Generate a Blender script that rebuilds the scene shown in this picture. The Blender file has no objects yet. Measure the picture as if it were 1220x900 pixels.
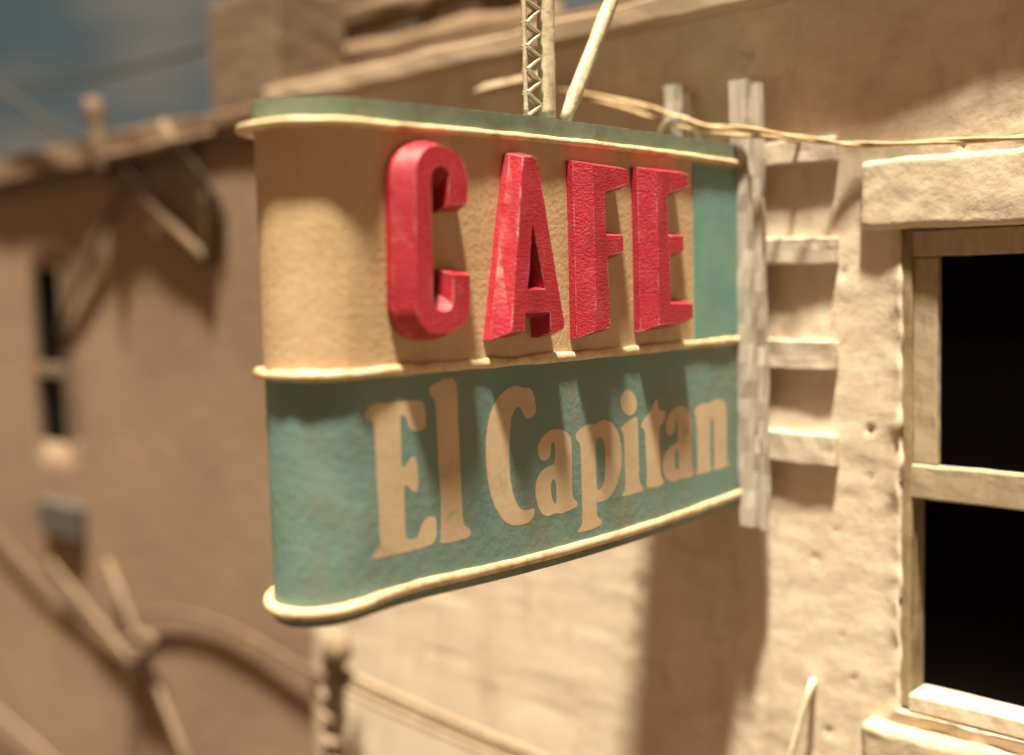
import bpy, bmesh, math, random
from mathutils import Vector, Matrix, noise
R = math.radians
sc = bpy.context.scene
col = sc.collection
random.seed(7)

# ------------------------------------------------------------------ camera
FPX, YAW, PIT, ROL = 1353.0, 0.7747, 0.08615, -0.02576
CAM = Vector((0.0, -1.264, 0.0))
fwd = Vector((-math.sin(YAW)*math.cos(PIT), math.cos(YAW)*math.cos(PIT), -math.sin(PIT)))
_r = fwd.cross(Vector((0, 0, 1))).normalized(); _u = _r.cross(fwd)
rgt = (_r*math.cos(ROL) + _u*math.sin(ROL)).normalized(); upv = rgt.cross(fwd)
cam = bpy.data.cameras.new('camera'); co = bpy.data.objects.new('camera', cam); col.objects.link(co)
m = Matrix((rgt, upv, -fwd)).transposed().to_4x4(); m.translation = CAM
co.matrix_world = m
cam.sensor_width = 36; cam.lens = 36*FPX/1220; cam.shift_x = 10/1220
cam.clip_start = 0.02; cam.clip_end = 500
cam.dof.use_dof = True; cam.dof.focus_distance = 1.165; cam.dof.aperture_fstop = 1.15
sc.camera = co
sc.render.resolution_x, sc.render.resolution_y = 1024, 755

# ------------------------------------------------------------------ light
SUN_EL, SUN_AZ = R(76), R(35)          # azimuth measured from the street normal (-y) towards +x
sdir = Vector((math.sin(SUN_AZ)*math.cos(SUN_EL), -math.cos(SUN_AZ)*math.cos(SUN_EL), math.sin(SUN_EL)))
W = bpy.data.worlds.new('World'); sc.world = W; W.use_nodes = True
nt = W.node_tree; nt.nodes.clear()
sky = nt.nodes.new('ShaderNodeTexSky'); sky.sky_type = 'NISHITA'; sky.sun_disc = False
sky.sun_elevation = SUN_EL; sky.sun_rotation = math.atan2(sdir.x, sdir.y)
sky.dust_density = 6; sky.air_density = 1.0; sky.ozone_density = 1.0
tint = nt.nodes.new('ShaderNodeMixRGB'); tint.blend_type = 'MULTIPLY'; tint.inputs[0].default_value = 1
tint.inputs[2].default_value = (.32, 0.15, 0.052, 1)          # warm lamplight of the room
bg = nt.nodes.new('ShaderNodeBackground'); bg.inputs[1].default_value = 0.05
wo = nt.nodes.new('ShaderNodeOutputWorld')
nt.links.new(sky.outputs[0], tint.inputs[1]); nt.links.new(tint.outputs[0], bg.inputs[0]); nt.links.new(bg.outputs[0], wo.inputs[0])
sun = bpy.data.lights.new('sun', 'SUN'); sun.energy = 5.0; sun.angle = R(4.5); sun.color = (1.0, 0.90, 0.67)
so = bpy.data.objects.new('sun', sun); col.objects.link(so)
so.rotation_euler = sdir.to_track_quat('Z', 'Y').to_euler(); so.location = sdir*10
vs = sc.view_settings; vs.view_transform = 'Standard'; vs.look = 'None'; vs.gamma = 1; vs.exposure = 1.70
sc.render.engine = 'CYCLES'

# ------------------------------------------------------------------ helpers
def at(px, py, y=None, x=None):
    """the point of a real plane (y = const wall plane or x = const sign plane) seen at a photo pixel"""
    d = fwd + rgt*((px-600)/FPX) - upv*((py-450)/FPX)
    t = (y-CAM.y)/d.y if y is not None else (x-CAM.x)/d.x
    return CAM + d*t

def tag(o, label=None, cat=None, group=None, kind=None):
    for k, v in (('label', label), ('category', cat), ('group', group), ('kind', kind)):
        if v: o[k] = v
    return o
def empty(name, loc, label, cat, group=None):
    o = bpy.data.objects.new(name, None); col.objects.link(o); o.location = loc; o.empty_display_size = .05
    return tag(o, label, cat, group)
def put(o, parent):
    if parent is not None:
        o.parent = parent
        M = Matrix()
        p = parent
        while p is not None:
            M = Matrix.Translation(p.location) @ M if p.parent is None else M
            p = p.parent
        o.matrix_parent_inverse = M.inverted()
    return o
def link(name, bm, mat, parent=None, smooth=False):
    bmesh.ops.recalc_face_normals(bm, faces=bm.faces)
    me = bpy.data.meshes.new(name); bm.to_mesh(me); bm.free()
    me.materials.append(mat)
    if smooth:
        for f in me.polygons: f.use_smooth = True
    o = bpy.data.objects.new(name, me); col.objects.link(o)
    return put(o, parent)
def nz(p, s, seed=0.0): return noise.noise(Vector((p[0]*s+seed, p[1]*s+seed*1.7, p[2]*s-seed)))
def box(x0, x1, y0, y1, z0, z1, bm=None, bev=.002, wob=0.0, cuts=0):
    own = bm is None
    b = bmesh.new()
    bmesh.ops.create_cube(b, size=1)
    for v in b.verts:
        v.co = Vector(((x0+x1)/2+v.co.x*(x1-x0), (y0+y1)/2+v.co.y*(y1-y0), (z0+z1)/2+v.co.z*(z1-z0)))
    if bev: bmesh.ops.bevel(b, geom=b.edges[:], offset=bev, segments=2, affect='EDGES', profile=.5)
    if cuts:
        for ax, n in enumerate(cuts):
            lo, hi = ((x0, x1), (y0, y1), (z0, z1))[ax]
            for k in range(1, n+1):
                c = [0, 0, 0]; c[ax] = lo+(hi-lo)*k/(n+1); nn = [0, 0, 0]; nn[ax] = 1
                bmesh.ops.bisect_plane(b, geom=b.verts[:]+b.edges[:]+b.faces[:], plane_co=c, plane_no=nn)
    if wob:
        for v in b.verts:
            v.co += Vector((nz(v.co, 9, 1), nz(v.co, 9, 5), nz(v.co, 9, 9)))*wob + Vector((nz(v.co, 45, 1), nz(v.co, 45, 5), nz(v.co, 45, 9)))*wob*.5
    if own: return b
    me = bpy.data.meshes.new('t'); b.to_mesh(me); b.free(); bm.from_mesh(me); bpy.data.meshes.remove(me)
    return bm
def tube(pts, rad, seg=10, bm=None, jit=0.0, cap=True, flat=1.0):
    """round bar through pts; rad a number or a list"""
    bm = bm or bmesh.new()
    pts = [Vector(p) for p in pts]; n = len(pts); rings = []
    ref = Vector((0, 0, 1))
    t0 = (pts[1]-pts[0]).normalized()
    if abs(t0.dot(ref)) > .9: ref = Vector((1, 0, 0))
    a = (ref - t0*ref.dot(t0)).normalized()
    for i, p in enumerate(pts):
        t = (pts[min(i+1, n-1)]-pts[max(i-1, 0)]).normalized()
        a = (a - t*a.dot(t)).normalized(); b = t.cross(a)
        r = rad[i] if isinstance(rad, (list, tuple)) else rad
        ring = []
        for k in range(seg):
            th = 2*math.pi*k/seg
            rr = r*(1+jit*noise.noise(Vector((p.x*60+k*.9, p.y*60, p.z*60+k*.4))))
            ring.append(bm.verts.new(p + a*math.cos(th)*rr + b*math.sin(th)*rr*flat))
        rings.append(ring)
    for i in range(n-1):
        for k in range(seg):
            bm.faces.new((rings[i][k], rings[i][(k+1) % seg], rings[i+1][(k+1) % seg], rings[i+1][k]))
    if cap:
        bm.faces.new(rings[0][::-1]); bm.faces.new(rings[-1])
    return bm
def smooth_pts(pts, n=6):
    pts = [Vector(p) for p in pts]; out = []
    P = [pts[0]*2-pts[1]]+pts+[pts[-1]*2-pts[-2]]
    for i in range(1, len(P)-2):
        for k in range(n):
            t = k/n; a, b, c, d = P[i-1:i+3]
            out.append(.5*((2*b)+(c-a)*t+(2*a-5*b+4*c-d)*t*t+(3*b-a-3*c+d)*t**3))
    return out+[pts[-1]]

# ------------------------------------------------------------------ materials
def mat(name, c1, c2, scale=8, rough=.85, bump=.3, bscale=60, bdist=.003, grime=None, gscale=5, gamt=.5, coat=0.0, spec=.3, glo=.48, ghi=.7, streak=False, fine=True):
    M = bpy.data.materials.new(name); M.use_nodes = True
    n = M.node_tree; N = n.nodes; L = n.links; b = N['Principled BSDF']
    b.inputs['Roughness'].default_value = rough; b.inputs['Specular IOR Level'].default_value = spec
    b.inputs['Coat Weight'].default_value = coat; b.inputs['Coat Roughness'].default_value = .35
    tc = N.new('ShaderNodeTexCoord'); mp = N.new('ShaderNodeMapping'); L.new(tc.outputs['Object'], mp.inputs[0])
    if streak: mp.inputs['Scale'].default_value = streak
    t = N.new('ShaderNodeTexNoise'); t.inputs['Scale'].default_value = scale; t.inputs['Detail'].default_value = 9; t.inputs['Roughness'].default_value = .62
    L.new(mp.outputs[0], t.inputs['Vector'])
    r = N.new('ShaderNodeValToRGB'); r.color_ramp.elements[0].position = .33; r.color_ramp.elements[1].position = .67
    r.color_ramp.elements[0].color = (*c1, 1); r.color_ramp.elements[1].color = (*c2, 1)
    L.new(t.outputs['Fac'], r.inputs[0]); out = r.outputs[0]
    if grime:
        g = N.new('ShaderNodeTexNoise'); g.inputs['Scale'].default_value = gscale; g.inputs['Detail'].default_value = 12; g.inputs['Roughness'].default_value = .7; g.inputs['Distortion'].default_value = .4
        L.new(mp.outputs[0], g.inputs['Vector'])
        gr = N.new('ShaderNodeMapRange'); gr.inputs[1].default_value = glo; gr.inputs[2].default_value = ghi; gr.inputs[4].default_value = gamt
        L.new(g.outputs['Fac'], gr.inputs[0])
        mx = N.new('ShaderNodeMixRGB'); mx.inputs[2].default_value = (*grime, 1)
        L.new(gr.outputs[0], mx.inputs[0]); L.new(out, mx.inputs[1]); out = mx.outputs[0]
    L.new(out, b.inputs['Base Color'])
    rr = N.new('ShaderNodeMapRange'); rr.inputs[3].default_value = max(.05, rough-.14); rr.inputs[4].default_value = min(1, rough+.12)
    L.new(t.outputs['Fac'], rr.inputs[0]); L.new(rr.outputs[0], b.inputs['Roughness'])
    if bump:
        k = N.new('ShaderNodeTexNoise'); k.inputs['Scale'].default_value = bscale; k.inputs['Detail'].default_value = 10; k.inputs['Roughness'].default_value = .6
        L.new(mp.outputs[0], k.inputs['Vector'])
        B = N.new('ShaderNodeBump'); B.inputs['Strength'].default_value = bump; B.inputs['Distance'].default_value = bdist
        L.new(k.outputs['Fac'], B.inputs['Height']); L.new(B.outputs[0], b.inputs['Normal'])
    return M
M = {}
M['plaster'] = mat('pale_plaster', (.58, .49, .39), (.70, .60, .49), 7, .92, .28, 70, .004, grime=(.33, .24, .16), gscale=9, gamt=.45, glo=.52, ghi=.75)
M['plaster_trim'] = mat('trim_plaster', (.58, .49, .38), (.68, .59, .47), 14, .9, .45, 70, .003, grime=(.35, .26, .17), gscale=14, gamt=.5)
M['dimmed_plaster'] = mat('dimmed_plaster', (.215, .148, .102), (.265, .184, .128), 3, .95, .4, 25, .006, grime=(.185, .126, .086), gscale=4, gamt=.5)  # far plaster coloured darker to stand for lamplight fading with distance
M['casing_wood'] = mat('casing_wood', (.20, .15, .085), (.33, .255, .16), 26, .75, .4, 90, .002, grime=(.09, .06, .03), gscale=30, gamt=.7, streak=(1, 1, .3))
M['sill_stone'] = mat('sill_stone', (.40, .32, .23), (.50, .41, .30), 14, .9, .5, 70, .003, grime=(.22, .155, .095), gscale=20, gamt=.6)
M['tower_plaster'] = mat('tower_plaster', (.15, .107, .076), (.18, .13, .094), 4, .95, .4, 25, .006)  # tower plaster toned down further, in place of weaker light
M['window_paint'] = mat('window_paint', (.34, .275, .19), (.44, .365, .265), 22, .75, .4, 90, .002, grime=(.18, .13, .075), gscale=26, gamt=.5, streak=(1, 1, .35))
M['white_wood'] = mat('whitewashed_wood', (.37, .335, .295), (.53, .485, .43), 30, .8, .5, 80, .002, grime=(.20, .15, .11), gscale=30, gamt=.6, streak=(1, 1, .12))
M['batten_wood'] = mat('batten_wood', (.50, .43, .35), (.64, .56, .47), 30, .8, .5, 80, .002, grime=(.26, .19, .13), gscale=30, gamt=.5, streak=(.15, 1, 1))
M['eave_wood'] = mat('eave_wood', (.36, .27, .19), (.48, .38, .28), 18, .85, .5, 60, .003, grime=(.16, .11, .07), gscale=16, gamt=.6, streak=(.12, 1, 1))
M['dark_wood'] = mat('dark_wood', (.10, .065, .04), (.17, .115, .075), 14, .85, .4, 40, .003)
M['grey_wood'] = mat('grey_wood', (.09, .085, .075), (.15, .135, .115), 14, .85, .4, 40, .003)
M['pale_wood'] = mat('pale_wood', (.15, .108, .07), (.21, .155, .105), 14, .85, .4, 40, .003)
M['roof_brown'] = mat('roof_brown', (.13, .085, .05), (.20, .135, .085), 8, .9, .4, 30, .004)
M['cream'] = mat('cream_paint', (.47, .335, .20), (.55, .40, .25), 9, .55, .4, 170, .002, grime=(.36, .19, .085), gscale=13, gamt=.55, coat=.12, glo=.5, ghi=.78)
M['teal'] = mat('teal_paint', (.115, .20, .18), (.15, .25, .23), 10, .5, .32, 105, .0026, grime=(.20, .155, .095), gscale=8, gamt=.65, coat=.15, glo=.47, ghi=.72)
M['teal_strip'] = mat('teal_strip_paint', (.11, .25, .22), (.16, .32, .29), 12, .55, .3, 120, .001, grime=(.26, .27, .20), gscale=14, gamt=.5)
M['green_rim'] = mat('green_rim_paint', (.12, .165, .125), (.19, .235, .18), 16, .5, .4, 110, .001, grime=(.09, .10, .06), gscale=22, gamt=.7, coat=.1)
M['bead'] = mat('cream_bead', (.54, .41, .24), (.68, .54, .35), 30, .45, .4, 120, .0015, grime=(.33, .18, .08), gscale=24, gamt=.85, coat=.25, glo=.50, ghi=.70)
M['red'] = mat('red_letter', (.33, .013, .030), (.43, .024, .048), 26, .46, .7, 380, .0018, grime=(.30, .012, .02), gscale=30, gamt=.6, coat=.1, spec=.4, streak=(1, .45, 1))
M['print'] = mat('faded_print', (.45, .34, .225), (.54, .42, .29), 12, .6, .3, 130, .0008, grime=(.20, .20, .14), gscale=26, gamt=.6, glo=.55, ghi=.72)
M['iron'] = mat('cream_iron', (.48, .42, .30), (.62, .55, .41), 40, .45, .5, 160, .0015, grime=(.26, .20, .12), gscale=45, gamt=.6, coat=.1)
M['cord'] = mat('hemp_cord', (.42, .30, .16), (.58, .44, .26), 60, .75, .6, 160, .001, grime=(.2, .13, .06), gscale=70, gamt=.6)
M['rope'] = mat('dusty_cable', (.20, .15, .105), (.28, .215, .155), 30, .8, .4, 80, .002)
M['dark_cable'] = mat('dark_cable', (.022, .02, .018), (.04, .036, .032), 30, .7, .2, 80, .001)
M['grey_box'] = mat('grey_metal', (.07, .062, .056), (.085, .077, .07), 12, .6, .2, 60, .001)
M['white_wire'] = mat('white_wire', (.75, .68, .52), (.8, .74, .6), 30, .5, .2, 80, .001)
M['earth'] = mat('dusty_ground', (.07, .05, .033), (.10, .07, .048), 3, .95, .6, 30, .01, grime=(.08, .058, .04), gscale=6)
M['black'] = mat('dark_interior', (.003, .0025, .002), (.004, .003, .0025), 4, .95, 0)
def edge_wear_highlight(m_, colour, radius=.004, lo=.02, hi=.10, amt=.8, nscale=60):
    N = m_.node_tree.nodes; L = m_.node_tree.links; b = N['Principled BSDF']
    src = b.inputs['Base Color'].links[0].from_socket
    bv = N.new('ShaderNodeBevel'); bv.samples = 6; bv.inputs['Radius'].default_value = radius
    ge = N.new('ShaderNodeNewGeometry'); d = N.new('ShaderNodeVectorMath'); d.operation = 'DOT_PRODUCT'
    L.new(bv.outputs[0], d.inputs[0]); L.new(ge.outputs['True Normal'], d.inputs[1])
    mr = N.new('ShaderNodeMapRange'); mr.inputs[1].default_value = 1-lo; mr.inputs[2].default_value = 1-hi; L.new(d.outputs['Value'], mr.inputs[0])
    tc = N.new('ShaderNodeTexCoord'); t = N.new('ShaderNodeTexNoise'); t.inputs['Scale'].default_value = nscale; t.inputs['Detail'].default_value = 8; L.new(tc.outputs['Object'], t.inputs['Vector'])
    nr = N.new('ShaderNodeMapRange'); nr.inputs[1].default_value = .42; nr.inputs[2].default_value = .62; nr.inputs[4].default_value = amt; L.new(t.outputs['Fac'], nr.inputs[0])
    mu = N.new('ShaderNodeMath'); mu.operation = 'MULTIPLY'; L.new(mr.outputs[0], mu.inputs[0]); L.new(nr.outputs[0], mu.inputs[1])
    mx = N.new('ShaderNodeMixRGB'); mx.inputs[2].default_value = (*colour, 1); L.new(mu.outputs[0], mx.inputs[0]); L.new(src, mx.inputs[1]); L.new(mx.outputs[0], b.inputs['Base Color'])
def stains(m_, colour, scale=(30, 30, 3.5), lo=.5, hi=.72, amt=.6):
    N = m_.node_tree.nodes; L = m_.node_tree.links; b = N['Principled BSDF']
    src = b.inputs['Base Color'].links[0].from_socket
    tc = N.new('ShaderNodeTexCoord'); mp = N.new('ShaderNodeMapping'); mp.inputs['Scale'].default_value = scale; L.new(tc.outputs['Object'], mp.inputs[0])
    t = N.new('ShaderNodeTexNoise'); t.inputs['Scale'].default_value = 1; t.inputs['Detail'].default_value = 10; t.inputs['Roughness'].default_value = .65; L.new(mp.outputs[0], t.inputs['Vector'])
    nr = N.new('ShaderNodeMapRange'); nr.inputs[1].default_value = lo; nr.inputs[2].default_value = hi; nr.inputs[4].default_value = amt; L.new(t.outputs['Fac'], nr.inputs[0])
    mx = N.new('ShaderNodeMixRGB'); mx.inputs[2].default_value = (*colour, 1); L.new(nr.outputs[0], mx.inputs[0]); L.new(src, mx.inputs[1]); L.new(mx.outputs[0], b.inputs['Base Color'])
stains(M['cream'], (.36, .21, .10), (26, 26, 4), .5, .75, .45)
stains(M['cream'], (.60, .50, .36), (70, 70, 55), .60, .70, .5)
stains(M['teal'], (.22, .165, .095), (22, 22, 5), .5, .74, .4)
stains(M['teal'], (.26, .36, .33), (60, 60, 45), .62, .74, .3)
stains(M['white_wood'], (.17, .13, .095), (70, 70, 9), .50, .68, .6)
stains(M['batten_wood'], (.20, .15, .10), (9, 60, 60), .50, .70, .6)
stains(M['red'], (.48, .13, .14), (50, 50, 34), .54, .72, .35)
stains(M['red'], (.16, .010, .018), (28, 28, 9), .52, .72, .6)
stains(M['plaster'], (.30, .21, .13), (16, 16, 4), .52, .74, .5)
stains(M['plaster'], (.76, .68, .56), (40, 40, 34), .60, .70, .5)
def cracks(m_, colour, scale=5.5):
    N = m_.node_tree.nodes; L = m_.node_tree.links; b = N['Principled BSDF']
    src = b.inputs['Base Color'].links[0].from_socket
    tc = N.new('ShaderNodeTexCoord'); t = N.new('ShaderNodeTexNoise'); t.inputs['Scale'].default_value = 14; t.inputs['Detail'].default_value = 6; L.new(tc.outputs['Object'], t.inputs['Vector'])
    ad = N.new('ShaderNodeMixRGB'); ad.blend_type = 'ADD'; ad.inputs[0].default_value = .12; L.new(tc.outputs['Object'], ad.inputs[1]); L.new(t.outputs['Color'], ad.inputs[2])
    v = N.new('ShaderNodeTexVoronoi'); v.feature = 'DISTANCE_TO_EDGE'; v.inputs['Scale'].default_value = scale; L.new(ad.outputs[0], v.inputs['Vector'])
    r = N.new('ShaderNodeMapRange'); r.inputs[1].default_value = .014; r.inputs[2].default_value = .002; L.new(v.outputs['Distance'], r.inputs[0])
    n2 = N.new('ShaderNodeTexNoise'); n2.inputs['Scale'].default_value = 7; L.new(tc.outputs['Object'], n2.inputs['Vector'])
    r2 = N.new('ShaderNodeMapRange'); r2.inputs[1].default_value = .52; r2.inputs[2].default_value = .62; r2.inputs[4].default_value = .35; L.new(n2.outputs['Fac'], r2.inputs[0])
    mu = N.new('ShaderNodeMath'); mu.operation = 'MULTIPLY'; L.new(r.outputs[0], mu.inputs[0]); L.new(r2.outputs[0], mu.inputs[1])
    mx = N.new('ShaderNodeMixRGB'); mx.inputs[2].default_value = (*colour, 1); L.new(mu.outputs[0], mx.inputs[0]); L.new(src, mx.inputs[1]); L.new(mx.outputs[0], b.inputs['Base Color'])
stains(M['iron'], (.24, .17, .10), (70, 70, 26), .50, .70, .65)
stains(M['bead'], (.24, .13, .055), (30, 26, 60), .55, .68, .75)
cracks(M['plaster'], (.26, .18, .11))
stains(M['window_paint'], (.15, .10, .05), (60, 60, 20), .54, .72, .5)
edge_wear_highlight(M['red'], (.68, .40, .36), .0018, .01, .10, 1.0, 55)  # letter edges: worn paint plus pale highlights put into the colour
edge_wear_highlight(M['window_paint'], (.50, .42, .31), .002, .02, .12, .7, 60)
edge_wear_highlight(M['green_rim'], (.50, .47, .36), .002, .02, .12, .7, 60)
def glass_mat():
    g = bpy.data.materials.new('dusty_glass'); g.use_nodes = True; b = g.node_tree.nodes['Principled BSDF']
    b.inputs['Base Color'].default_value = (.004, .003, .003, 1); b.inputs['Roughness'].default_value = .12
    b.inputs['IOR'].default_value = 1.06; b.inputs['Transmission Weight'].default_value = .3; b.inputs['Specular IOR Level'].default_value = .08
    return g
M['glass'] = glass_mat()
def sky_mat():
    g = bpy.data.materials.new('painted_sky'); g.use_nodes = True; N = g.node_tree.nodes; L = g.node_tree.links; b = N['Principled BSDF']
    b.inputs['Roughness'].default_value = .95; b.inputs['Specular IOR Level'].default_value = .1
    tc = N.new('ShaderNodeTexCoord'); mp = N.new('ShaderNodeMapping'); mp.inputs['Scale'].default_value = (.35, .35, .8); L.new(tc.outputs['Object'], mp.inputs[0])
    t = N.new('ShaderNodeTexNoise'); t.inputs['Scale'].default_value = 1.1; t.inputs['Detail'].default_value = 7; L.new(mp.outputs[0], t.inputs['Vector'])
    r = N.new('ShaderNodeValToRGB'); r.color_ramp.elements[0].position = .40; r.color_ramp.elements[1].position = .66
    r.color_ramp.elements[0].color = (.052, .084, .122, 1); r.color_ramp.elements[1].color = (.15, .145, .152, 1)
    L.new(t.outputs['Fac'], r.inputs[0]); L.new(r.outputs[0], b.inputs['Base Color'])
    return g
M['sky'] = sky_mat()

# ------------------------------------------------------------------ setting
GZ = -1.75
b = bmesh.new()
bmesh.ops.create_grid(b, x_segments=40, y_segments=40, size=80)
for v in b.verts: v.co.z = GZ
tag(link('ground', b, M['earth']), kind='structure')
b = bmesh.new(); RAD = 14; prev = None
for k in range(49):
    th = R(-8) + R(196)*k/48
    q = (RAD*math.cos(th), -1.0+RAD*math.sin(th))
    cur = [b.verts.new((q[0], q[1], z)) for z in (GZ-.02, 1.5, 4, 8)]
    if prev:
        for j in range(3): b.faces.new((prev[j], cur[j], cur[j+1], prev[j+1]))
    prev = cur
tag(link('sky', b, M['sky'], smooth=True), 'painted blue sky backdrop with soft pale clouds', None, kind='structure')

# ------------------------------------------------------------------ near building
WX0, WX1 = -0.589, -0.20       # window opening
WZ0, WZ1 = -0.522, 0.046
near = empty('plaster_building', (-.6, .15, GZ), 'pale rough plastered building carrying the cafe sign and the dark window', 'building')
def axis(lo, hi, marks, fine, coarse, f0, f1):
    a = [lo]; ms = sorted(set(list(marks)+[f0, f1, hi]))
    for mk in ms:
        if mk <= a[-1]+1e-6: continue
        s = fine if (a[-1] >= f0-1e-6 and mk <= f1+1e-6) else coarse
        n = max(1, int(math.ceil((mk-a[-1])/s))); st = a[-1]
        for k in range(1, n+1): a.append(st+(mk-st)*k/n)
    return a
xs = axis(-1.78, .9, (WX0, WX1), .005, .04, -1.0, -.30)
zs = axis(GZ-.02, .360, (WZ0, WZ1), .005, .05, -.68, .34)
def relief(x, z):
    p = Vector((x, 0, z))
    h = nz(p, 3.1, 2)*.004 + nz(p, 9, 4)*.0011
    rgh = max(0, min(1, .5+nz(p, 5, 41)*1.6)); h += rgh*(nz(p, 42, 7)*.0005+nz(p, 95, 5)*.0005)
    lump = nz(p, 24, 11); h += max(0, lump-.25)*.006*rgh
    pit = nz(p, 55, 3); h -= max(0, pit-.62)*.02
    tro = nz(Vector((x*.5+z*.4, 0, z-x*.25)), 38, 21); h += tro*.0009        # trowel marks
    de = max(WX0-x, x-WX1, WZ0-z, z-WZ1)                               # distance outside opening
    if 0 <= de < .03: h += (1-de/.03)**2*(.006+.005*nz(p, 40, 31))
    return h
b = bmesh.new(); G = {}
for i, x in enumerate(xs):
    for j, z in enumerate(zs):
        if WX0+1e-5 < x < WX1-1e-5 and WZ0+1e-5 < z < WZ1-1e-5: continue
        dx = 0
        if abs(x-WX0) < .012 and WZ0-.01 < z < WZ1+.01: dx = nz(Vector((0, 0, z)), 34, 17)*.006*(1-abs(x-WX0)/.012)
        G[i, j] = b.verts.new((x+dx, -relief(x, z), z))
for i in range(len(xs)-1):
    for j in range(len(zs)-1):
        cx, cz = (xs[i]+xs[i+1])/2, (zs[j]+zs[j+1])/2
        if WX0 < cx < WX1 and WZ0 < cz < WZ1: continue
        b.faces.new((G[i, j], G[i+1, j], G[i+1, j+1], G[i, j+1]))
bd = [e for e in b.edges if e.is_boundary]
ret = bmesh.ops.extrude_edge_only(b, edges=bd)
for v in ret['geom']:
    if isinstance(v, bmesh.types.BMVert): v.co.y = .05
wall = link('wall', b, M['plaster'], near, smooth=True)
# dark room behind the window and the rest of the block
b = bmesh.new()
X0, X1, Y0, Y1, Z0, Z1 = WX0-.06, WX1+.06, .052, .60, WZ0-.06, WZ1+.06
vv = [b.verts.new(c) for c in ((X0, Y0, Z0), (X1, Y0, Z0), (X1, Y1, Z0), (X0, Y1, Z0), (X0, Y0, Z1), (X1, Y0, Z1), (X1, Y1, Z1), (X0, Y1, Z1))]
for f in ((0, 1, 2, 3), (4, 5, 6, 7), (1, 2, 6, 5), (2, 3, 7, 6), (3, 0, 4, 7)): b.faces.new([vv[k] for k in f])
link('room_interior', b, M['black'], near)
link('side_wall', box(-1.775, -1.755, .052, 1.6, GZ, .33, bev=.003), M['plaster'], near)
link('rear_wall', box(-1.754, .9, 1.58, 1.6, GZ, .33, bev=.003), M['plaster'], near)
link('side_wall', box(.88, .9, .052, 1.578, GZ, .33, bev=.003), M['plaster'], near)
link('roof', box(-1.80, .92, -.02, 1.62, 0.362, .374, bev=.004), M['roof_brown'], near)
# eave: long board, a little out of parallel with the wall, on top of the wall
b = box(-1.80, .92, -.041, .0, .328, .360, bev=.004, wob=.004, cuts=(60, 0, 0))
for v in b.verts:
    if v.co.y < -.03 and v.co.x > -.70: v.co.y += min(.016, (v.co.x+.70)*.035)
link('eave_board', b, M['eave_wood'], near)
# lintel over the window
b = box(-.638, -.15, -.013, .03, .047, .127, bev=.005, wob=.004, cuts=(40, 2, 8))
link('lintel', b, M['plaster_trim'], near, smooth=True)
# window
win = bpy.data.objects.new('window', None); col.objects.link(win); win.location = (0, 0, 0)
win.parent = near; win.matrix_parent_inverse = Matrix.Translation(near.location).inverted()
def wpart(name, *a, mt='window_paint', **k):
    o = link(name, box(*a, **k), M[mt]); o.parent = win; return o
c3 = dict(bev=.0025, wob=.0016)
XL, XU = at(1092, 700, y=.030).x, at(1121, 430, y=.016).x          # left edges of the lower and upper panes
XR = -.789                                                          # the right half mirrors the left
def pair(name, a, c, *r, **k):
    wpart(name, a, c, *r, **k); wpart(name, XR-c, XR-a, *r, **k)
pair('casing', -.5885, -.577, -.001, .030, WZ0+.004, WZ1, cuts=(0, 0, 40), mt='casing_wood', **c3)
pair('jamb', -.5765, XL, .012, .050, WZ0+.004, WZ1, cuts=(0, 0, 30), mt='casing_wood', **c3)
pair('sash_stile', XL+.0005, XU, .006, .028, -.226, .014, cuts=(0, 0, 16), **c3)
wpart('top_rail', XL-.008, XR-XL+.008, .002, .032, .0145, .0445, cuts=(20, 0, 0), **c3)
wpart('meeting_rail', XL+.0005, XR-XL-.0005, .000, .034, -.266, -.2265, cuts=(20, 0, 3), **c3)
wpart('bottom_rail', -.5765, XR+.5765, -.006, .050, -.5205, -.499, cuts=(20, 0, 0), mt='plaster_trim', **c3)
wpart('pane', XU, XR-XU, .016, .019, -.2265, .0145, bev=0, mt='glass')
wpart('pane', XL, XR-XL, .036, .039, -.4985, -.2665, bev=0, mt='glass')
b = box(-.628, -.16, -.030, .02, -.59, -.540, bev=.007, wob=.006, cuts=(40, 3, 4))
link('sill', b, M['sill_stone'], near, smooth=True)

# ------------------------------------------------------------------ the cafe sign
XS, RN = -.775, .0545                       # front face plane, nose radius
YT, YE = at(433, 430, x=XS).y, at(884, 400, x=XS).y
sign = empty('cafe_sign', (XS-RN, YE, -.31), 'round-nosed cream and teal cafe sign with raised red letters', 'sign')
def quad(pts, nose=0.0):                             # z(y) through three pixels of the front face
    P = [at(*p, x=XS) for p in pts]
    def f(y):
        s = 0
        for i in range(3):
            t = P[i].z
            for j in range(3):
                if j != i: t *= (y-P[j].y)/(P[i].y-P[j].y)
            s += t
        return s
    y0, y1 = min(p.y for p in P), max(p.y for p in P)
    def g(y):
        return f(max(y, YT)) - nose*max(0, YT+.09-y)**2
    return g
ZT = quad(((440, 149), (640, 166), (875, 195)))     # top bead
ZM = quad(((440, 444), (640, 428), (885, 404)))     # middle bead
ZB = quad(((445, 707), (640, 664), (885, 586)), .62)     # bottom bead
def profile(off=0.0, nn=20, ns=30, ye=None):
    """open outline in plan from the wall end of the front face round the nose to the wall end of the back face"""
    ye = YE if ye is None else ye
    pts = []
    for k in range(ns): pts.append((XS+off, ye+(YT-ye)*k/ns))
    for k in range(nn+1):
        th = math.pi*k/nn
        pts.append((XS-RN+math.cos(th)*(RN+off), YT-math.sin(th)*(RN+off)))
    for k in range(1, ns+1): pts.append((XS-2*RN-off, YT+(ye-YT)*k/ns))
    return pts
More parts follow.
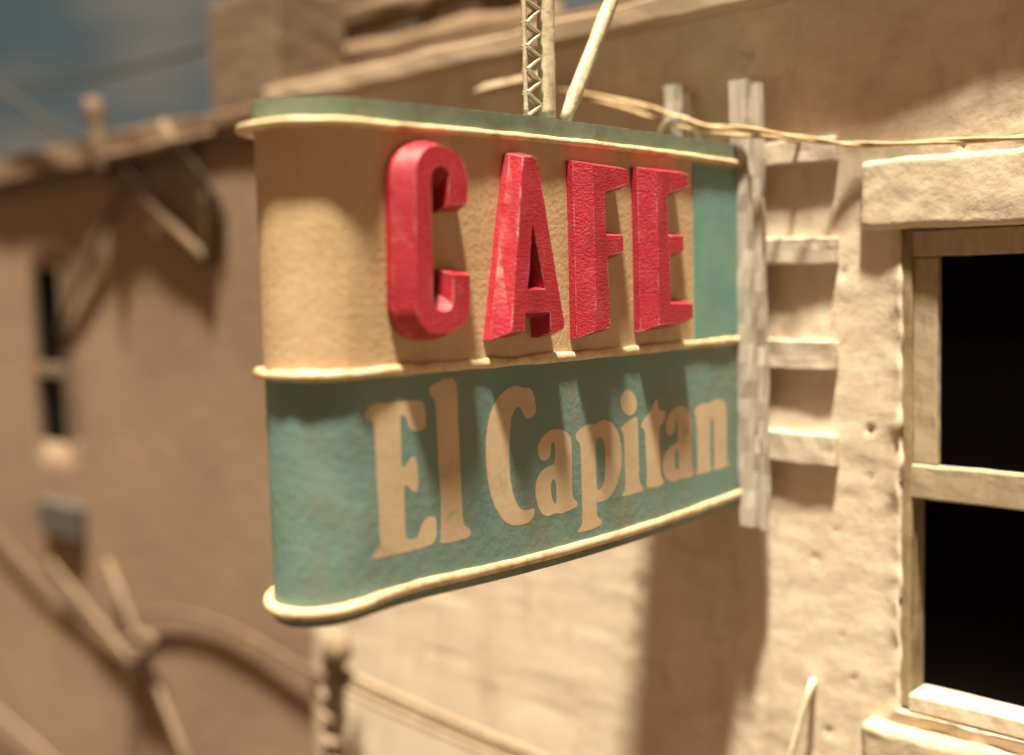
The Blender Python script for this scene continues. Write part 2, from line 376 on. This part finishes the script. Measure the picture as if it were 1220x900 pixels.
def skin(name, zlo, zhi, mt, parent, off=0.0, rows=14, ye=None, top=False, bot=False, wob=0.0):
    b = bmesh.new(); pr = profile(off, ye=ye); V = []
    for (x, y) in pr:
        c = []
        for k in range(rows+1):
            z = zlo(y)+(zhi(y)-zlo(y))*k/rows
            w = wob*nz(Vector((x, y, z)), 26, 8) if wob and 0 < k < rows and y < YT-.004 else 0
            c.append(b.verts.new((x+w, y, z)))
        V.append(c)
    n = len(pr)
    for i in range(n):
        j = (i+1) % n
        for k in range(rows): b.faces.new((V[i][k], V[j][k], V[j][k+1], V[i][k+1]))
    if top or bot:
        for flag, k in ((top, rows), (bot, 0)):
            if flag:
                for i in range(n//2):
                    a, a2 = V[i][k], V[i+1][k]; c, c2 = V[n-1-i][k], V[n-2-i][k]
                    vs_ = []
                    for q in (a, a2, c2, c):
                        if q not in vs_: vs_.append(q)
                    if len(vs_) > 2: b.faces.new(vs_)
    o = link(name, b, M[mt], parent, smooth=True)
    o.data.set_sharp_from_angle(angle=R(50))
    return o
skin('upper_panel', lambda y: ZM(y)+.001, lambda y: ZT(y)-.001, 'cream', sign, wob=.0012)
skin('lower_panel', lambda y: ZB(y)+.001, lambda y: ZM(y)-.001, 'teal', sign, wob=.0022)
skin('top_rim', lambda y: ZT(y)+.001, lambda y: ZT(y)+.0215, 'green_rim', sign, off=.002, rows=3, top=True)
skin('bottom_rim', lambda y: ZB(y)-.013, lambda y: ZB(y)-.001, 'green_rim', sign, off=.001, rows=3, bot=True)
def bead(zf, out, hh, seed, rough, name='bead'):
    b = bmesh.new(); pr = profile(0.0, nn=36, ns=110); rings = []
    for i, (x, y) in enumerate(pr):
        nx, ny = (1, 0) if i < 110 else (-1, 0)
        if 110 <= i <= 146:
            th = math.pi*(i-110)/36; nx, ny = math.cos(th), -math.sin(th)
        z0 = zf(y)
        dip = nz(Vector((x, y, z0)), 22, seed)*rough
        dip2 = nz(Vector((x, y, z0)), 60, seed+3)*rough
        o_ = out*(1+dip*.8+dip2*.5); h_ = hh*(1+dip*.7+dip2*.6); zc = z0+hh*dip2*.5
        if i < 104 or i > 152: o_ *= .45
        elif i < 112: o_ *= .45+.55*(i-104)/8
        ring = []
        for k in range(10):
            a = 2*math.pi*k/10
            c, s = math.cos(a), math.sin(a)
            ring.append(b.verts.new((x+nx*(o_*.5*(1+c)-.001), y+ny*(o_*.5*(1+c)-.001), zc+h_*s)))
        rings.append(ring)
    for i in range(len(rings)-1):
        for k in range(10): b.faces.new((rings[i][k], rings[i][(k+1) % 10], rings[i+1][(k+1) % 10], rings[i+1][k]))
    b.faces.new(rings[0]); b.faces.new(rings[-1][::-1])
    return link(name, b, M['bead'], sign, smooth=True)
bead(ZT, .018, .0040, 3, .14)
bead(ZM, .011, .0050, 14, .40)
bead(ZB, .011, .0055, 25, .14)
# end plate and the small teal panel beside the last letter
y_strip = at(826, 300, x=XS).y
b = bmesh.new()
ys = [y_strip+(YE-y_strip)*k/8 for k in range(9)]
V = [[[b.verts.new((XS+dx, y, ZM(y)+z0)) if z0 < .1 else b.verts.new((XS+dx, y, ZT(y)-.008)) for z0 in (.006, .2)] for dx in (-.003, .0012)] for y in ys]
for i in range(8):
    a, c = V[i], V[i+1]
    b.faces.new((a[1][0], c[1][0], c[1][1], a[1][1])); b.faces.new((a[0][1], a[1][1], c[1][1], c[0][1])); b.faces.new((a[0][0], c[0][0], c[1][0], a[1][0]))
b.faces.new((V[0][0][0], V[0][1][0], V[0][1][1], V[0][0][1]))
link('side_panel', b, M['teal_strip'], sign)
tube([(XS+.001, YE, ZB(YE)-.012+k*.02) for k in range(int((ZT(YE)-ZB(YE)+.032)/.02)+1)], .006, 8, bm=(b := bmesh.new()), jit=.5)
link('end_edge', b, M['white_wood'], sign, smooth=True)

# ---- lettering: outlines measured in photo pixels and carried onto the plane of the sign face
def outline(ox, oy, s, pts, xpl):
    out = []
    for (a, c) in pts:
        P = at(ox+a*s, oy+c*s, x=xpl); out.append((P.y, P.z))
    return out
def chaikin(p, n=1, k=.25):
    for _ in range(n):
        q = []
        for i in range(len(p)):
            a, c = p[i], p[(i+1) % len(p)]
            q += [(a[0]*(1-k)+c[0]*k, a[1]*(1-k)+c[1]*k), (a[0]*k+c[0]*(1-k), a[1]*k+c[1]*(1-k))]
        p = q
    return p
def glyph(name, loops, depth, bev, mt, x0, grit=0.0):
    cu = bpy.data.curves.new('c', 'CURVE'); cu.dimensions = '2D'; cu.fill_mode = 'BOTH'
    for lp in loops:
        sp = cu.splines.new('POLY'); sp.points.add(len(lp)-1); sp.use_cyclic_u = True
        for k, (a, c) in enumerate(lp): sp.points[k].co = (a, c, 0, 1)
    cu.extrude = max(0, depth/2-bev); cu.bevel_depth = bev; cu.bevel_resolution = 0; cu.offset = -bev
    t = bpy.data.objects.new('t', cu); col.objects.link(t)
    me = bpy.data.meshes.new_from_object(t.evaluated_get(bpy.context.evaluated_depsgraph_get()))
    bpy.data.objects.remove(t); bpy.data.curves.remove(cu)
    me.name = name
    for v in me.vertices:                      # curve (x, y, z) -> world (y, z, x)
        a, c, d = v.co
        v.co = (x0+depth/2+d, a, c)
    me.materials.clear(); me.materials.append(M[mt])
    o = bpy.data.objects.new(name, me); col.objects.link(o)
    return put(o, sign)
c1 = (440, 150, .3111); c2 = (560, 170, .2778); c3_ = (660, 180, .2557)
C_ = [(305, 303), (376, 298), (377, 262), (377, 230), (375, 198), (370, 172), (360, 143), (346, 118), (326, 98), (302, 84), (282, 76), (262, 72), (242, 74), (225, 81), (208, 94), (195, 112), (184, 134), (178, 162), (175, 220), (178, 440), (180, 690), (186, 730), (202, 765), (225, 788), (255, 796), (290, 795), (325, 784), (352, 768), (372, 748), (384, 720), (388, 690), (388, 570), (322, 570), (322, 665), (318, 690), (306, 706), (290, 712), (274, 710), (258, 698), (248, 678), (243, 650), (240, 420), (236, 205), (239, 180), (248, 163), (262, 153), (280, 152), (295, 160), (303, 175), (305, 195)]
A_ = [[(228, 60), (268, 58), (283, 66), (292, 90), (348, 430), (406, 780), (404, 796), (396, 804), (350, 812), (343, 727), (237, 730), (232, 806), (178, 814), (203, 440)], [(268, 338), (247, 632), (322, 628)]]
F_ = [(180, 64), (260, 75), (345, 88), (348, 152), (237, 189), (243, 392), (322, 396), (325, 470), (250, 492), (262, 822), (198, 838), (190, 400)]
E_ = [(476, 92), (550, 99), (625, 108), (628, 166), (526, 199), (533, 395), (602, 397), (604, 464), (540, 480), (545, 712), (645, 712), (648, 780), (560, 803), (490, 812), (484, 400)]
H1, H2 = .009, .016                               # upright side, then a bevel to the narrow front face
def red_letter(loops, label):
    def area(p): return sum(p[k][0]*p[(k+1) % len(p)][1]-p[(k+1) % len(p)][0]*p[k][1] for k in range(len(p)))
    b = bmesh.new(); fronts = []
    for li, lp in enumerate(loops):
        if (area(lp) < 0) == (li == 0): lp = lp[::-1]          # outer loop counter-clockwise, holes clockwise
        n = len(lp); lines = []
        for k in range(n):
            a, c = Vector(lp[k]), Vector(lp[(k+1) % n]); d = (c-a).normalized(); nrm = Vector((d.y, -d.x))
            left = max(0, -nrm.x)
            off = .0035 if li else .0045+.0085*left**2 + .0015*max(0, -nrm.y)
            if li == 0 and left > .9 and a.x > min(q[0] for q in lp)+.022: off = .003          # inner walls stay steep
            lines.append((a+nrm*off, d))
        base = []
        for k in range(n):
            (p, d), (q, e) = lines[k-1], lines[k]
            cr = d.x*e.y-d.y*e.x
            if abs(cr) < .05: base.append((p+d*((Vector(lp[k])-p).dot(d))+q+e*((Vector(lp[k])-q).dot(e)))/2)
            else:
                t = ((q.x-p.x)*e.y-(q.y-p.y)*e.x)/cr; base.append(p+d*t)
        fr = [b.verts.new((XS+H1+H2, y, z)) for (y, z) in lp]
        mi = [b.verts.new((XS+H1, v.x, v.y)) for v in base]
        bo = [b.verts.new((XS-.001, v.x, v.y)) for v in base]
        for k in range(n):
            m2 = (k+1) % n
            b.faces.new((mi[k], mi[m2], fr[m2], fr[k])); b.faces.new((bo[k], bo[m2], mi[m2], mi[k]))
        fronts.append(fr)
    from mathutils.geometry import tessellate_polygon
    flat = [v for f_ in fronts for v in f_]
    for t in tessellate_polygon([[(v.co.y, v.co.z, 0) for v in f_] for f_ in fronts]):
        try: b.faces.new([flat[k] for k in t])
        except ValueError: pass
    o = link('letter', b, M['red'], sign, smooth=True); o.data.set_sharp_from_angle(angle=R(28))
    return tag(o, label)
px = XS+H1+H2
red_letter([outline(*c1, C_, px)], 'raised red letter C')
red_letter([outline(*c2, l, px) for l in A_], 'raised red letter A')
red_letter([outline(*c3_, F_, px)], 'raised red letter F')
red_letter([outline(*c3_, E_, px)], 'raised red letter E')
c4 = (420, 440, .2667); c5 = (560, 440, .2332); c6 = (680, 440, .2222)
dot = [(311+44*math.cos(k*.3927)+6*math.sin(k*.3927), 180+70*math.sin(k*.3927)) for k in range(16)]
PRINT = [
 ('E', c4, [[(75,157),(200,145),(310,138),(320,160),(330,240),(318,270),(290,280),(262,272),(248,250),(243,225),(232,207),(212,205),(217,300),(218,440),(235,435),(250,410),(265,388),(285,395),(292,470),(293,540),(280,552),(262,545),(250,525),(230,515),(233,650),(237,762),(290,758),(300,720),(315,680),(335,658),(372,655),(376,700),(374,760),(355,785),(290,805),(90,852),(85,840),(118,800),(122,780),(118,640),(108,500),(103,350),(95,245),(88,230),(55,222),(50,200),(65,185)]]),
 ('l', c4, [[(345,75),(395,52),(405,42),(462,40),(468,130),(475,300),(485,520),(493,695),(527,715),(528,745),(500,760),(385,785),(395,740),(393,560),(383,420),(375,250),(370,150),(362,130),(342,110)]]),
 ('C', c5, [[(240,83),(275,97),(305,95),(325,125),(335,180),(340,210),(325,240),(295,255),(278,245),(265,210),(248,190),(230,200),(212,240),(203,330),(200,430),(203,540),(215,620),(235,680),(260,718),(290,722),(325,708),(332,720),(325,755),(300,785),(260,797),(215,800),(175,780),(140,730),(110,660),(90,570),(80,470),(80,370),(90,270),(110,200),(150,135),(190,98)]]),
 ('a', c5, [[(430,305),(470,308),(500,325),(517,360),(520,420),(520,560),(523,655),(550,680),(545,705),(500,725),(465,740),(440,735),(400,752),(370,745),(345,700),(333,640),(335,580),(355,530),(390,500),(430,487),(433,440),(432,380),(425,370),(415,380),(412,420),(405,455),(375,472),(355,455),(345,420),(350,380),(370,345),(395,320)], [(428,557),(440,590),(441,680),(432,690),(420,665),(412,620),(415,575)]]),
 ('p', c6, [[(100,293),(135,297),(155,278),(185,270),(225,290),(255,340),(272,420),(272,500),(260,580),(235,650),(200,695),(165,712),(138,715),(140,790),(165,810),(168,830),(130,855),(40,880),(38,865),(60,835),(62,790),(58,650),(55,500),(50,400),(28,378),(25,350),(45,320)], [(150,365),(135,390),(133,460),(137,580),(140,645),(160,645),(178,610),(185,540),(185,450),(178,390),(165,370)]]),
 ('i', c6, [[(270,310),(300,285),(355,248),(360,300),(363,450),(367,600),(385,635),(387,655),(350,665),(278,685),(275,672),(290,650),(292,600),(288,450),(285,360),(278,340),(268,325)], dot]),
 ('t', c6, [[(458,153),(468,180),(470,220),(505,225),(508,245),(495,290),(475,305),(475,400),(480,520),(485,580),(500,595),(500,615),(470,630),(415,642),(405,625),(408,560),(402,450),(397,330),(375,310),(380,285),(420,235)]]),
 ('a', c6, [[(570,200),(600,195),(630,215),(645,260),(648,350),(650,500),(658,545),(660,570),(630,585),(605,590),(595,585),(560,603),(530,605),(505,580),(492,530),(495,480),(510,440),(540,410),(575,395),(575,330),(572,275),(563,275),(560,310),(550,345),(530,360),(512,340),(508,300),(520,255),(545,218)], [(570,420),(578,450),(580,530),(573,545),(560,525),(555,480),(560,440)]]),
 ('n', c6, [[(665,210),(690,190),(725,180),(745,185),(765,165),(800,160),(825,175),(835,210),(835,350),(837,480),(848,505),(845,520),(770,545),(762,530),(770,510),(768,300),(760,262),(748,268),(746,420),(748,520),(756,532),(752,548),(690,565),(672,570),(670,555),(680,530),(680,430),(677,330),(672,260),(663,240)]]),
]
for ch, cc, loops in PRINT:
    tag(glyph('painted_letter', [chaikin(outline(*cc, l, XS), 1, .22) for l in loops], 0, 0, 'print', XS+.00012), 'faded cream painted letter '+ch)

# ------------------------------------------------------------------ bracket of posts and battens
br = empty('sign_bracket', (-.79, 0, -.30), 'whitewashed wooden posts and battens fixing the sign to the wall', 'bracket')
def slab(name, p0, p1, w, d, mt, parent, wob=.0019, n=24):
    """board from p0 to p1, w along x, d along y, rough edges"""
    bm = bmesh.new(); rings = []
    for k in range(n+1):
        c = Vector(p0).lerp(Vector(p1), k/n)
        ring = []
        for sx, sy in ((-1, -1), (-.6, -1.06), (.5, -1.02), (1, -.9), (1, .5), (1, 1), (0, 1), (-1, 1)):
            q = c+Vector((sx*w/2, sy*d/2, 0))
            q += Vector((nz(q, 30, 2), nz(q, 30, 6), 0))*wob + Vector((nz(q, 110, 2), nz(q, 110, 6), 0))*wob
            ring.append(bm.verts.new(q))
        rings.append(ring)
    for i in range(n):
        for k in range(8): bm.faces.new((rings[i][k], rings[i][(k+1) % 8], rings[i+1][(k+1) % 8], rings[i+1][k]))
    bm.faces.new(rings[0]); bm.faces.new(rings[-1])
    return link(name, bm, M[mt], parent)
pa, pb = at(881, 96, y=-.050), at(894, 626, y=-.050)
slab('post', pb, pa, .022, .014, 'white_wood', br)
pa, pb = at(899, 100, y=-.034), at(908, 630, y=-.034)
slab('post', pb, pa, .018, .012, 'white_wood', br)
pa = at(801, 102, y=-.040)
slab('post', (pa.x, -.040, -.26), pa, .017, .014, 'white_wood', br)
pa = at(819, 112, y=-.022)
slab('post', (pa.x, -.022, -.26), pa, .013, .010, 'dark_wood', br)  # narrow dark strip beside the short whitewashed post
for (yt, yb) in ((162, 192), (281, 314), (406, 442), (519, 557)):
    a, c = at(991, yt, y=-.016), at(991, yb, y=-.016)
    bb = box(-.955, a.x, -.011, .012, c.z, a.z, bev=.0025, wob=.003, cuts=(30, 1, 1))
    link('batten', bb, M['batten_wood'], br)

# ------------------------------------------------------------------ lattice mast and brace on the sign top
XM = XS-.045
def mp_(px, py): return at(px, py, x=XM)
mast = empty('lattice_mast', mp_(645, 140), 'cream iron mast with lattice edge and slanting brace on top of the sign', 'mast')
t0, t1 = mp_(652, 141), mp_(650, 0); up = (t1-t0).normalized(); top = t0+(t1-t0)*2.4
pts = [t0+(top-t0)*k/40 for k in range(41)]
link('tube', tube(pts, .0094, 14, jit=.10), M['iron'], mast, smooth=True)
l0, l1 = mp_(627, 138), mp_(624, 0); ltop = l0+(l1-l0)*2.4
link('rail', tube([l0+(ltop-l0)*k/40 for k in range(41)], .0026, 8, jit=.3), M['iron'], mast, smooth=True)
per = .0235; N_ = int((ltop-l0).length/per)
lb = bmesh.new()
for k in range(N_):
    f0, f1, f2 = k/N_, (k+.5)/N_, (k+1)/N_
    A0, B1, A2 = l0.lerp(ltop, f0), t0.lerp(top, f1)+(l0-t0).normalized()*.0125, l0.lerp(ltop, f2)
    for dxx in (-.0035, .0035):
        o_ = Vector((dxx, 0, 0))
        tube([A0+o_, B1+o_], .0019, 6, bm=lb); tube([B1+o_, A2+o_], .0019, 6, bm=lb)
link('lattice', lb, M['iron'], mast)
s0, s1 = mp_(672, 146), mp_(729, 0); st = s0+(s1-s0)*2.1
link('brace', tube([s0+(st-s0)*k/30 for k in range(31)], [.0062+.0026*min(1, k/3) for k in range(31)], 12, jit=.12, flat=.85), M['iron'], mast, smooth=True)

# ------------------------------------------------------------------ cords
def cord(name, pts, rad, mt, label, cat, twist=True, group=None):
    P = smooth_pts(pts, 14)
    o = None
    if twist:
        bm = bmesh.new()
        for s in (0, 1):
            Q = []
            for k, p in enumerate(P):
                th = k*.16+s*math.pi+.5*math.sin(k*.13)
                Q.append(p+Vector((0, math.cos(th), math.sin(th)))*rad*.42)
            tube(Q, rad*.62, 8, bm=bm, jit=.15)
        o = link(name, bm, M[mt], None, smooth=True)
    else:
        o = link(name, tube(P, rad, 8, jit=.1), M[mt], None, smooth=True)
    return tag(o, label, cat, group)
cp = [at(600, 100, y=-.02), at(700, 113, y=-.03), at(760, 125, y=-.05), at(800, 137, y=-.055), at(840, 150, y=-.062), at(890, 154, y=-.064), at(940, 162, y=-.05), at(1000, 171, y=-.016), at(1050, 172, y=-.009), at(1120, 169, y=-.008), at(1200, 165, y=-.008), at(1290, 158, y=-.008)]
cord('cord', cp, .0036, 'cord', 'twisted straw-coloured cord strung across the wall past the posts', 'cord')
cp = [at(660, 107, y=-.005), at(740, 128, y=-.03), at(790, 146, y=-.052), at(830, 155, y=-.06), at(880, 162, y=-.066), at(915, 163, y=-.05), at(960, 170, y=-.004)]
cord('cord', cp, .0026, 'cord', 'thin second cord tied below the twisted cord at the posts', 'cord', twist=False)
cp = [at(786, 168, y=-.054), at(789, 152, y=-.056), at(800, 142, y=-.058), at(812, 140, y=-.058), at(824, 146, y=-.056), at(832, 166, y=-.054)]
cord('wire_loop', cp, .0025, 'iron', 'wire loop round the short post behind the sign', 'wire', twist=False)
cp = [at(969, 812, y=.0), at(966, 818, y=-.022), at(955, 856, y=-.026), at(938, 920, y=-.026), at(925, 990, y=-.012)]
cord('white_wire', cp, .0042, 'white_wire', 'short white wire coming out of the wall left of the sill', 'wire', twist=False)
pa, pb = at(568, 110, y=-.082), at(650, 92, y=-.082)
tag(link('lath', tube([pa.lerp(pb, k/8) for k in range(9)], [.004]+[.009]*8, 8, jit=.2), M['eave_wood'], None), 'short pale lath under the eave behind the mast', 'lath')

# ------------------------------------------------------------------ far building with tower
far = empty('far_building', (-2.6, .2, GZ), 'far plastered building with a square tower, browned for dimmer light, out of focus', 'building')
FZ = .315
b = bmesh.new()
xs2 = [-6.5+k*.1 for k in range(48)]+[-1.79]
zs2 = [GZ-.02+k*.1 for k in range(21)]+[FZ]
fw0 = at(31, 322, y=0.0); fw1 = at(82, 532, y=0.0)
xs2 = sorted(set([round(x, 4) for x in xs2]+[fw0.x, fw1.x])); zs2 = sorted(set(zs2+[fw1.z, fw0.z]))
G = {}
for i, x in enumerate(xs2):
    for j, z in enumerate(zs2): G[i, j] = b.verts.new((x, .012-nz(Vector((x, 0, z)), 2.5, 3)*.006, z))
for i in range(len(xs2)-1):
    for j in range(len(zs2)-1):
        cx, cz = (xs2[i]+xs2[i+1])/2, (zs2[j]+zs2[j+1])/2
        if fw0.x < cx < fw1.x and fw1.z < cz < fw0.z: continue
        b.faces.new((G[i, j], G[i+1, j], G[i+1, j+1], G[i, j+1]))
bd = [e for e in b.edges if e.is_boundary]
for v in bmesh.ops.extrude_edge_only(b, edges=bd)['geom']:
    if isinstance(v, bmesh.types.BMVert): v.co.y = .10
link('wall', b, M['dimmed_plaster'], far, smooth=True)
link('roof', box(-6.5, -1.80, -.012, 1.5, FZ+.002, FZ+.03, bev=.004), M['roof_brown'], far)
link('eave_beam', box(-6.5, -2.10, -.022, -.0125, FZ-.03, FZ+.035, bev=.006, wob=.006, cuts=(40, 0, 0)), M['roof_brown'], far)
t0x, t1x = at(241, 90, y=-.02).x, at(322, 90, y=-.02).x
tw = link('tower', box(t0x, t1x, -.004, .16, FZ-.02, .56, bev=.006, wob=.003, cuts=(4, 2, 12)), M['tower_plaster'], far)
o = link('tower_cap', box(t0x-.03, t1x+.03, -.05, .19, .50, .53, bev=.006), M['roof_brown']); o.parent = tw; o.matrix_parent_inverse = tw.matrix_parent_inverse.copy()
fwn = bpy.data.objects.new('window', None); col.objects.link(fwn); fwn.parent = far; fwn.matrix_parent_inverse = Matrix.Translation(far.location).inverted()
def fpart(n_, mt, *a):
    o = link(n_, box(*a), M[mt]); o.parent = fwn
X0, X1, Z0, Z1 = fw0.x, fw1.x, fw1.z, fw0.z
fpart('frame', 'pale_wood', X0, X0+.012, .004, .03, Z0, Z1)
fpart('frame', 'pale_wood', X1-.015, X1, .004, .03, Z0, Z1)
fpart('crossbar', 'pale_wood', X0+.013, X1-.016, .002, .018, (Z0+Z1)/2-.05, (Z0+Z1)/2-.02)
fpart('pane', 'glass', X0+.0125, X1-.0155, .0185, .021, Z0, Z1)
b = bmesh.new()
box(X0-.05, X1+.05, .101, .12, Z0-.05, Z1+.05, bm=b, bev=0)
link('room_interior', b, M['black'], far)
a, c = at(22, 596, y=-.06), at(72, 652, y=-.06)
tag(link('meter_box', box(a.x, c.x, -.014, .02, c.z, a.z, bev=.006), M['grey_box']), 'blue grey metal box on the far wall below its window', 'box')

# ------------------------------------------------------------------ timbers and cables, far left
def stick(name, p, q, rad, mt, parent=None, label=None, cat=None, group=None):
    P = [Vector(p).lerp(Vector(q), k/6) for k in range(7)]
    o = link(name, tube(P, [rad*(1+.12*math.sin(k*2.1)) for k in range(7)], 8, jit=.25), M[mt], parent, smooth=True)
    return tag(o, label, cat, group)
Yh = -.08
hf = empty('hoist_frame', at(180, 240, y=-.02), 'rough timber hoist frame braced against the far roof edge', 'frame')
def hs(n_, a, c, rad, mt, ya=Yh, yc=Yh): stick(n_, at(*a, y=ya), at(*c, y=yc), rad, mt, hf)
hs('post', (110, 118), (126, 215), .020, 'dark_wood', -.05, -.04)
hs('brace', (118, 178), (248, 312), .012, 'dark_wood', -.024, -.006)
hs('brace', (192, 148), (258, 245), .013, 'pale_wood', -.03, -.006)
hs('post', (247, 225), (247, 318), .010, 'dark_wood', -.016, -.006)
hs('cross_beam', (108, 192), (250, 160), .012, 'dark_wood', -.036, -.036)
hs('brace', (152, 205), (70, 395), .008, 'dark_wood', -.016, -.002)
for k, (pp, lab) in enumerate((([(-140, 30), (0, 108), (60, 150), (118, 176)], 'dark wire rising to the left from the hoist frame'), ([(20, 104), (110, 92), (215, 66), (330, 30)], 'dark wire crossing the sky towards the tower'))):
    cord('wire', [at(*q, y=-.05 if k == 0 else .25) for q in pp], .007, 'dark_cable', lab, 'wire', twist=False)
lf = empty('crossed_poles', at(170, 780, y=-.05), 'crossed pale poles tied together in front of the far wall', 'poles')
for (a, c, rad, mt) in (((128, 668), (232, 930), .0075, 'pale_wood'), ((60, 668), (165, 800), .006, 'pale_wood'), ((152, 760), (158, 940), .006, 'dark_wood')):
    stick('pole', at(*a, y=-.016), at(*c, y=-.016), rad, mt, lf)
link('lashing', tube(smooth_pts([at(150, 762, y=-.030), at(170, 778, y=-.034), at(182, 764, y=-.030), at(165, 756, y=-.028), at(150, 770, y=-.034)]), .012, 8), M['dark_wood'], lf, smooth=True)
cord('cable', [at(*q, y=-.006) for q in ((-70, 560), (0, 640), (50, 690), (100, 735), (150, 775), (190, 830))], .0045, 'dark_wood', 'dark cable sagging across the far wall at lower left', 'cable', twist=False)
cord('cable', [at(*q, y=-.006) for q in ((160, 738), (200, 728), (250, 738), (300, 760), (345, 786), (392, 812))], .0055, 'dark_wood', 'dark arched cable between the crossed poles and the wrapped downpipe', 'cable', twist=False)
cord('cable', [at(*q, y=-.02) for q in ((-60, 800), (0, 850), (40, 884), (90, 930))], .004, 'rope', 'pale cable at the bottom left corner', 'cable', twist=False)
# wrapped pipe at the corner between the buildings, cables leaving it
pipe = empty('wrapped_pipe', at(390, 950, y=-.05), 'lumpy rope-wrapped pipe below the nose of the sign', 'pipe')
pp = [at(398, 752+k*16, y=-.06) for k in range(16)]
link('pipe', tube(pp, .020, 10, jit=.3), M['rope'], pipe, smooth=True)
lb = bmesh.new(); Q = []
for k in range(90):
    c = pp[0].lerp(pp[-1], k/89*.9+.02); th = k*.62+1.5*noise.noise(Vector((k*.13, 5, 2))); rr = .017+.007*noise.noise(Vector((k*.17, 1, 2)))
    Q.append(c+Vector((math.cos(th)*rr, math.sin(th)*rr, 0)))
link('wrapping', tube(Q, [.009+.005*noise.noise(Vector((k*.31, 7, 2))) for k in range(90)], 8, jit=.6), M['rope'], pipe, smooth=True)
link('knob', tube([at(400, 756, y=-.07), at(401, 766, y=-.075), at(402, 780, y=-.075), at(401, 792, y=-.07)], [.010, .026, .028, .012], 10, jit=.3), M['pale_wood'], pipe, smooth=True)
for k, (dy, mt, rad, lab) in enumerate(((0, 'rope', .007, 'uppermost pale cable running from the wrapped pipe to the lower right'), (11, 'dark_wood', .006, 'dark cable between the two pale ones leaving the wrapped pipe'), (21, 'rope', .006, 'lowest pale cable running from the wrapped pipe to the lower right'))):
    cord('cable', [at(x_, y_+dy*(1+.0*x_), y=-.05-.01*k) for (x_, y_) in ((408, 800), (455, 822), (510, 846), (570, 872), (640, 900), (740, 950))], rad, mt, lab, 'cable', twist=False)

# ------------------------------------------------------------------ timbers on the near roof
rk = empty('roof_scaffold', (-1.4, .3, .374), 'dark brown timber scaffold on the roof behind the eave', 'scaffold')
YR = .30
def rs(n_, a, c, rad, mt='roof_brown', y=YR): stick(n_, at(*a, y=y), at(*c, y=y), rad, mt, rk)
rs('rail', (330, 52), (520, 2), .030)
rs('rail', (395, 78), (660, 22), .034, y=.22)
rs('rail', (420, 22), (760, -60), .030)
rs('post', (412, 120), (412, -80), .035, y=.34)
rs('post', (520, 120), (520, -80), .040, y=.36)
rs('post', (600, 90), (600, -80), .045, y=.34)
b = bmesh.new()
for k in range(3):
    a, c = at(425+k*75, -40, y=.42), at(490+k*75, 95, y=.42)
    link('board', box(a.x, c.x, .42+.012*k, .435+.012*k, 0.3745, a.z, bev=.004), M['dark_wood'], rk)
b.free()
